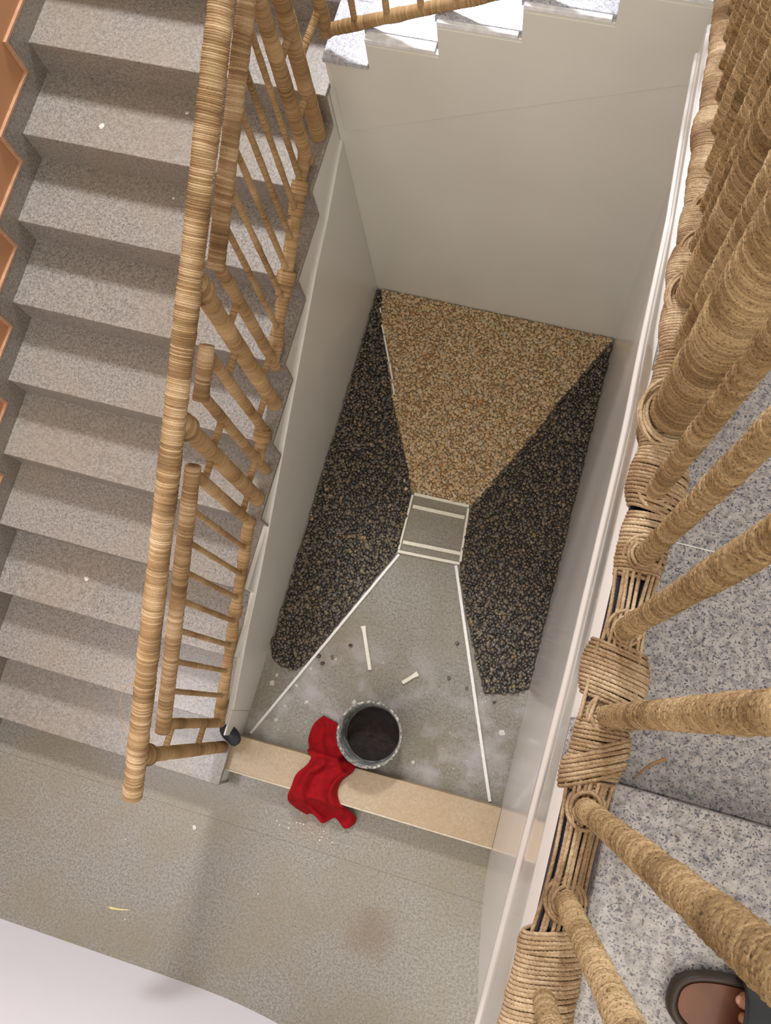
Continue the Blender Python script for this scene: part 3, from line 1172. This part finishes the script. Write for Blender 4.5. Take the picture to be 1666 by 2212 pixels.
Z1 = .0008
strip((.510, -1.088), (.803, -1.081), 'white strip forming the far side of the square frame', z=Z1, mat='pvc_cream', seed=1)
strip((.803, -1.094), (.833, -1.376), 'white strip forming the right side of the square frame', .014, z=Z1, mat='pvc_cream', seed=2)
strip((.503, -1.096), (.510, -1.395), 'white strip forming the left side of the square frame', .012, z=Z1, mat='pvc_cream', seed=3)
strip((.507, -1.404), (.833, -1.386), 'white strip forming the near side of the square frame', z=Z1, mat='pvc_cream', seed=4)
strip((.520, -1.154), (.796, -1.145), 'cream inner strip across the far part of the square frame', .020, z=Z1, mat='pvc_cream', seed=5)
strip((.520, -1.350), (.822, -1.334), 'cream inner strip across the near part of the square frame', .020, z=Z1, mat='pvc_cream', seed=6)
strip((.518, -1.418), (.036, -2.488), 'long white strip running diagonally to the left end of the kerb', .015, z=Z1, seed=7)
strip((.816, -1.400), (1.266, -2.474), 'long white strip running diagonally to the right end of the kerb', .017, z=Z1, seed=8)
strip((.533, -2.025), (.440, -1.822), 'long loose white strip lying on the bare floor above the bucket', .020, .013, z=Z1, mat='pvc_cream', seed=9, flare=True)
strip((.708, -2.044), (.771, -1.978), 'short loose white strip with flared end above the bucket', .020, .013, z=Z1, mat='pvc_cream', seed=10, flare=True)
strip((.052, -.120), (.062, -.145), 'tiny white strip end nearest the far left corner', .010, .022, z=Z1, seed=11)
strip((.088, -.215), (.112, -.262), 'short white strip second from the far left corner between the gravels', .010, .023, z=Z1, seed=12)
strip((.116, -.272), (.184, -.412), 'longest white strip piece edging the left side of the tan fan', .011, .024, z=Z1, seed=13)
strip((.190, -.422), (.228, -.505), 'white strip piece below the longest one edging the tan fan', .011, .024, z=Z1, seed=14)
strip((.236, -.528), (.262, -.585), 'lowest white strip piece edging the left side of the tan fan', .010, .023, z=Z1, seed=15)

# ------------------------------------------------------------------ bucket
def lathe(prof_, n=72):
    V, F = [], []
    for (r, z) in prof_:
        for j in range(n):
            a = 2 * PI * j / n
            V.append((r * math.cos(a), r * math.sin(a), z))
    for i in range(len(prof_) - 1):
        for j in range(n):
            a, b_ = i * n + j, i * n + (j + 1) % n
            F.append([a, b_, b_ + n, a + n])
    return V, F


tb = NT('grey_bucket_rubber')
vv = tb.objc()
nn = tb.noise(vv, 26, 5, .7)
cc = tb.ramp(nn, [(.42, lin(92, 94, 92)), (.56, lin(124, 126, 122)), (.64, lin(196, 192, 180))])
M['bucket'] = tb.out(cc, .5)
tr = NT('plaster_crusted_rim')
vv = tr.objc()
nn = tr.noise(vv, 60, 5, .75)
cc = tr.ramp(nn, [(.42, lin(84, 86, 84)), (.54, lin(150, 147, 136)), (.66, lin(214, 208, 194))])
tr.bump(nn, .8, .004)
M['bucket_rim'] = tr.out(cc, .7)
tm = NT('dark_wet_mix')
vv = tm.objc()
nn = tm.noise(vv, 30, 5, .7)
cc = tm.ramp(nn, [(.4, lin(24, 16, 13)), (.65, lin(38, 27, 22)), (.8, lin(62, 44, 34))])
tm.bump(nn, .6, .01)
M['mix'] = tm.out(cc, .6, .25)

BK = (0.644, -2.318, 0.0008)
bk = thing('bucket', 'grey plaster-crusted bucket standing by the kerb beside the red cloth', 'bucket', BK)
V, F = lathe([(.0, 0), (.118, 0), (.122, .004), (.136, .13), (.147, .258), (.144, .262), (.141, .258), (.130, .13), (.117, .010), (.0, .010)])
o = mesh_obj('shell', V, F, M['bucket'], bk)
V, F = lathe([(.1475, .240), (.153, .246), (.1565, .256), (.156, .266), (.151, .271), (.145, .268), (.1425, .256), (.1455, .244), (.1475, .240)])
V = np.array(V)
V += np.random.default_rng(3).normal(size=V.shape) * .0009
mesh_obj('rim', V, F, M['bucket_rim'], bk)
n = 48
V, F = [(0, 0, .108)], []
rr = np.random.default_rng(8)
for ring in range(1, 13):
    for j in range(n):
        a = 2 * PI * j / n
        r = .1265 * ring / 12
        V.append((r * math.cos(a), r * math.sin(a), .108 + (.002 * rr.normal() if ring < 12 else 0)))
for j in range(n):
    F.append([0, 1 + j, 1 + (j + 1) % n])
for ring in range(11):
    for j in range(n):
        a = 1 + ring * n + j
        b_ = 1 + ring * n + (j + 1) % n
        F.append([a, a + n, b_ + n, b_])
contents = mesh_obj('wet_mix', V, F, M['mix'], None)
contents.location = BK
set_props(contents, 'dark brown wet mix inside the grey bucket', 'wet mix', None, 'stuff')

# ------------------------------------------------------------------ red cloth over the kerb
tc = NT('red_cloth')
vv = tc.objc()
nn = tc.noise(vv, 30, 4, .6)
cc = tc.ramp(nn, [(.3, lin(122, 6, 14)), (.7, lin(156, 9, 19))])
wv = tc.noise(vv, 900, 2)
tc.bump(wv, .25, .001)
M['red'] = tc.out(cc, .85, .2)
rows = [((.366, -2.304), (.447, -2.318), .016), ((.336, -2.352), (.492, -2.352), .026), ((.336, -2.43), (.520, -2.41), .024), ((.358, -2.480), (.575, -2.455), .050), ((.380, -2.507), (.610, -2.475), .128), ((.374, -2.55), (.600, -2.512), .136), ((.345, -2.600), (.560, -2.560), .134), ((.330, -2.655), (.556, -2.612), .132), ((.320, -2.700), (.585, -2.668), .118), ((.333, -2.738), (.632, -2.700), .066), ((.375, -2.765), (.662, -2.728), .026), ((.420, -2.780), (.668, -2.765), .014)]
nr, nc = 90, 70
rl = np.array([[*a, *b_, z] for a, b_, z in rows])
tq = np.linspace(0, len(rows) - 1, nr)


def cr(P, t):
    i = int(min(max(math.floor(t), 0), len(P) - 2))
    f = t - i
    p0 = P[max(i - 1, 0)]
    p1 = P[i]
    p2_ = P[i + 1]
    p3 = P[min(i + 2, len(P) - 1)]
    return .5 * ((2 * p1) + (-p0 + p2_) * f + (2 * p0 - 5 * p1 + 4 * p2_ - p3) * f * f + (-p0 + 3 * p1 - 3 * p2_ + p3) * f ** 3)


V = []
rs = np.random.default_rng(12)
fold = [(rs.uniform(-.6, .6), rs.uniform(.0, 1), rs.uniform(.05, .12), rs.uniform(.008, .020)) for _ in range(12)]
for t in tq:
    q = cr(rl, t)
    k = t / (len(rows) - 1)
    for j in range(nc):
        u = j / (nc - 1)
        x = q[0] * (1 - u) + q[2] * u
        y = q[1] * (1 - u) + q[3] * u
        z = q[4]
        bend = 0
        for (sl_, c0, wd, am) in fold:
            dd = (u - c0 - sl_ * (k - .5)) / wd
            bend += am * math.exp(-dd * dd) * (.35 + .65 * k)
        edge = min(1, min(u, 1 - u) * 9)
        z += bend * edge + .003 * math.sin(k * 40 + u * 9) * edge
        x += .006 * math.sin(k * 19 + 1) * (1 if u < .5 else -1) * (abs(u - .5) * 2)
        if k > .93:
            y += .020 * math.sin(u * 13) * (k - .93) / .07
        if y > -2.478:
            z = max(z, .006)
        elif y > -2.686:
            z = max(z, .1265)
        V.append((x, y, z))
F = []
for i in range(nr - 1):
    for j in range(nc - 1):
        a = i * nc + j
        F.append([a, a + nc, a + nc + 1, a + 1])
cl = mesh_obj('cloth', V, F, M['red'], None)
md = cl.modifiers.new('s', 'SOLIDIFY')
md.thickness = .003
md.offset = 0
set_props(cl, 'crumpled red cloth draped over the kerb beside the bucket', 'cloth')

# ------------------------------------------------------------------ small things
def blob(name, loc, sc, mat, label, cat, seed, rough=.35, sub=3):
    bm = bmesh.new()
    bmesh.ops.create_icosphere(bm, subdivisions=sub, radius=1)
    V = np.array([v.co[:] for v in bm.verts])
    F = np.array([[v.index for v in f.verts] for f in bm.faces])
    bm.free()
    r = np.random.default_rng(seed)
    D = r.normal(size=(14, 3))
    D /= np.linalg.norm(D, axis=1)[:, None]
    f = np.zeros(len(V))
    for d in D:
        f += np.exp(-((V - d) ** 2).sum(1) * 7) * r.uniform(-1, 1)
    V = V * (1 + rough * f)[:, None] * np.array(sc)
    V[:, 2] -= V[:, 2].min()
    o = mesh_obj(name, V, F, M[mat], None, smooth=False)
    o.location = loc
    o.rotation_euler = (0, 0, -.5)
    return set_props(o, label, cat)


blob('plastic_scrap', (-0.012, -2.502, 0.1675), (.064, .038, .034), 'black', 'crumpled dark plastic scrap at the left end of the kerb', 'plastic scrap', 4)


def flat_bits(name, spots, z, mat, label, cat, kind=None, seed=1):
    V, F = [], []
    r = np.random.default_rng(seed)
    for (x, y, s) in spots:
        b0 = len(V)
        n_ = 11
        for lev, (k, h) in enumerate(((1.0, 0), (.75, .0012))):
            for j in range(n_):
                a = 2 * PI * j / n_
                rr_ = s * k * r.uniform(.6, 1.25)
                V.append((x + rr_ * math.cos(a), y + rr_ * math.sin(a), z + h))
        for j in range(n_):
            F.append([b0 + j, b0 + (j + 1) % n_, b0 + n_ + (j + 1) % n_, b0 + n_ + j])
        F.append([b0 + n_ + j for j in range(n_)])
    o = mesh_obj(name, V, F, mat, None)
    return set_props(o, label, cat, None, kind)


M['splat'] = plain('dried_plaster', (214, 208, 196), .8)
sp = [(.078, -2.176, .010), (.066, -2.222, .015), (.266, -2.263, .008), (.240, -2.10, .007), (1.245, -2.145, .016), (.163, -2.31, .006), (.26, -2.27, .006), (.19, -2.20, .008), (.35, -2.02, .006), (.14, -2.39, .011), (.50, -2.20, .012), (.86, -2.40, .01)]
rs = np.random.default_rng(77)
for _ in range(60):
    sp.append((rs.uniform(.06, 1.28), rs.uniform(-2.45, -1.95), rs.uniform(.0015, .004)))
flat_bits('plaster_splashes', sp, .0006, M['splat'], 'white plaster drips spattered on the bare well floor', 'plaster drips', 'stuff', 3)
sp = [(.50 + rs.normal() * .12, -2.83 + rs.normal() * .05, rs.uniform(.0015, .005)) for _ in range(40)]
sp = [q for q in sp if q[1] < -2.70]
sp += [(-.10, -3.0, .012), (-.42, -3.15, .004), (.30, -3.2, .004), (-.3, -3.5, .004)]
flat_bits('plaster_crumbs', sp, .0006, M['splat'], 'pale crumbs scattered on the hall floor below the red cloth', 'crumbs', 'stuff', 4)
sp = [(.95 + rs.normal() * .2, -2.57 + rs.normal() * .03, rs.uniform(.001, .003)) for _ in range(30)]
sp = [(x, min(max(y, -2.65), -2.51), s) for x, y, s in sp if .7 < x < 1.3]
flat_bits('plaster_crumbs', sp, .1206, M['splat'], 'pale specks scattered on the right half of the beige kerb', 'crumbs', 'stuff', 5)
for (x, y, n_, s, lb) in ((-.93, nose(9)[0] + .10, 9, .012, 'white plaster chip on the upper left tread near the orange wall'), (-.60, nose(9)[0] + .23, 9, .008, 'small white chip on the upper tread by the handrail'), (-.62, nose(8)[0] + .24, 8, .006, 'tiny white chip on the tread below the upper two chips'), (-.83, nose(3)[0] + .17, 3, .012, 'tan chip on the third tread from the bottom')):
    flat_bits('chip', [(x, y, s)], nose(n_)[1] + .0003, M['splat'], lb, 'chip', None, int(s * 1e4) + n_)

# dry straw on the landing and on the hall floor
M['straw'] = plain('dry_straw', (178, 132, 86), .6)


def straw(p0, p1, w, z, label, mat='straw'):
    p0, p1 = np.array(p0), np.array(p1)
    d = p1 - p0
    sd = np.array([-d[1], d[0]]) / np.linalg.norm(d)
    V, F = [], []
    for i in range(9):
        t = i / 8
        c = p0 + d * t + sd * .004 * math.sin(t * PI)
        ww = w * (.15 + .85 * t ** .7) * (1 if i < 8 else .8)
        for sgn, hh in ((-1, 0), (1, 0), (1, .0012), (-1, .0012)):
            V.append((c[0] + sd[0] * ww * sgn, c[1] + sd[1] * ww * sgn, z + hh + .006 * t * t * 0))
    for i in range(8):
        for j in range(4):
            a, b_ = i * 4 + j, i * 4 + (j + 1) % 4
            F.append([a, b_, b_ + 4, a + 4])
    F += [[0, 1, 2, 3], [32, 33, 34, 35]]
    return set_props(mesh_obj('straw', V, F, M[mat], None), label, 'straw')


straw((1.354, -2.133), (1.392, -2.094), .0028, LZ + .0003, 'flat brown straw lying on the granite landing beside the rope')
M['pale_straw'] = plain('pale_straw', (226, 214, 150), .6)
straw((-.29, -3.452), (-.398, -3.473), .006, .0005, 'pale yellow straw on the hall floor near the white wall', 'pale_straw')

# ------------------------------------------------------------------ person's sandalled foot
ZF = LZ + .0683
per_ = thing('person', 'sandalled foot of a person standing on the raised granite at bottom right', 'person', (1.56, -2.392, ZF))
t = NT('skin')
t.b.inputs['Subsurface Weight'].default_value = .1
M['skin'] = t.out(lin(176, 112, 84), .5)
M['nail'] = plain('nail', (206, 150, 130), .35)
# skeleton (relative to the empty): x from toe (-) to heel (+)
sk_v, sk_e, sk_r = [], [], []


def node(p, r, par=None):
    sk_v.append(p)
    sk_r.append(r)
    if par is not None:
        sk_e.append((par, len(sk_v) - 1))
    return len(sk_v) - 1


ank = node((.125, 0, .085), (.033, .036))
heel = node((.150, 0, .045), (.030, .028), ank)
shin = node((.128, 0, .20), (.036, .038), ank)
shin2 = node((.130, 0, .36), (.046, .048), shin)
mid = node((.07, 0, .062), (.032, .026), ank)
ball = node((.015, .0, .046), (.036, .019), mid)
for k, (yy, tip, r) in enumerate(((.030, -.072, .0125), (.010, -.066, .0088), (-.005, -.058, .0082), (-.019, -.047, .0078), (-.032, -.036, .0075))):
    a = node((-.015 + abs(k) * .004, yy * .95, .042), (r * 1.15, r), ball)
    b_ = node((tip + .022, yy, .044), (r, r * .95), a)
    c = node((tip, yy * 1.02, .037), (r * .85, r * .75), b_)
me = bpy.data.meshes.new('foot')
me.from_pydata(sk_v, sk_e, [])
ft = bpy.data.objects.new('foot', me)
COL.objects.link(ft)
ft.location = (.026, 0, 0)
ft.parent = per_
me.materials.append(M['skin'])
mo = ft.modifiers.new('skin', 'SKIN')
for i, r in enumerate(sk_r):
    me.skin_vertices[0].data[i].radius = r
    me.skin_vertices[0].data[i].use_root = (i == 0)
mo2 = ft.modifiers.new('sub', 'SUBSURF')
mo2.levels = 2
mo2.render_levels = 2
mo.use_smooth_shade = True
V, F = lathe([(.0, 0), (.5, 0), (.8, .12), (.5, .25), (0, .28)], 14)
nl = mesh_obj('toenail', np.array(V) * np.array([.0085, .0085, .010]) + np.array([-.069, .030, .0435]), F, M['nail'], ft)
# trouser leg
V, F = lathe([(.050, .20), (.058, .195), (.062, .21), (.066, .30), (.070, .42), (.066, .42), (.060, .30), (.054, .21), (.050, .20)], 40)
M['trouser'] = plain('trouser_cloth', (52, 54, 66), .8)
mesh_obj('trouser_leg', np.array(V) + np.array([.156, 0, .0]), F, M['trouser'], per_)

sandal = bpy.data.objects.new('sandal', None)
COL.objects.link(sandal)
sandal.parent = per_
sandal['label'] = 'brown leather sandal with wide black strap'


def sole_outline(off=0.0):
    P = []
    n_ = 64
    for i in range(n_):
        a = 2 * PI * i / n_
        ca, sa = math.cos(a), math.sin(a)
        ex = math.copysign(abs(ca) ** .78, ca)
        ey = math.copysign(abs(sa) ** .72, sa)
        x = .040 + (.162 + off) * ex
        wy = .053 - .010 * max(0, (x - .0)) / .2
        if x < 0:
            wy = .053
        P.append((x, (wy + off) * ey + .002))
    return P


M['sole'] = plain('dark_sole', (58, 46, 38), .5)
M['footbed'] = plain('tan_leather_footbed', (112, 62, 34), .45, .1, .25, 25)
M['strap'] = plain('black_leather_strap', (24, 25, 30), .3, .3)
prism('sole', sole_outline(), 2, .0005, .022, M['sole'], sandal, .006)
# raised welt
A = sole_outline(-.001)
B_ = sole_outline(-.012)
V, F = [], []
n_ = len(A)
for (x, y), (x2, y2) in zip(A, B_):
    xm, ym = (x + x2) / 2, (y + y2) / 2
    V += [(x, y, .021), ((x + xm) / 2, (y + ym) / 2, .028), ((x2 + xm) / 2, (y2 + ym) / 2, .028), (x2, y2, .0215)]
for i in range(n_):
    for j in range(3):
        a, b_ = i * 4 + j, ((i + 1) % n_) * 4 + j
        F.append([a, b_, b_ + 1, a + 1])
mesh_obj('welt', V, F, M['sole'], sandal)
prism('footbed', sole_outline(-.012), 2, .0205, .0245, M['footbed'], sandal, .001)
V, F = [], []
for i in range(13):
    a = PI * i / 12
    for (x, k) in ((-.048, 1.0), (-.045, 1.04), (.028, 1.06), (.032, 1.0)):
        V.append((x + .006 * math.sin(a), .055 * math.cos(a) * k + .002, .012 + .060 * math.sin(a) ** .75 * k * (1 + .15 * (x > 0))))
for i in range(12):
    for j in range(3):
        a = i * 4 + j
        F.append([a, a + 1, a + 5, a + 4])
so = mesh_obj('strap', V, F, M['strap'], sandal)
md = so.modifiers.new('s', 'SOLIDIFY')
md.thickness = .003
md2 = so.modifiers.new('u', 'SUBSURF')
md2.levels = 1
md2.render_levels = 2
per_.rotation_euler = (0, 0, -.06)
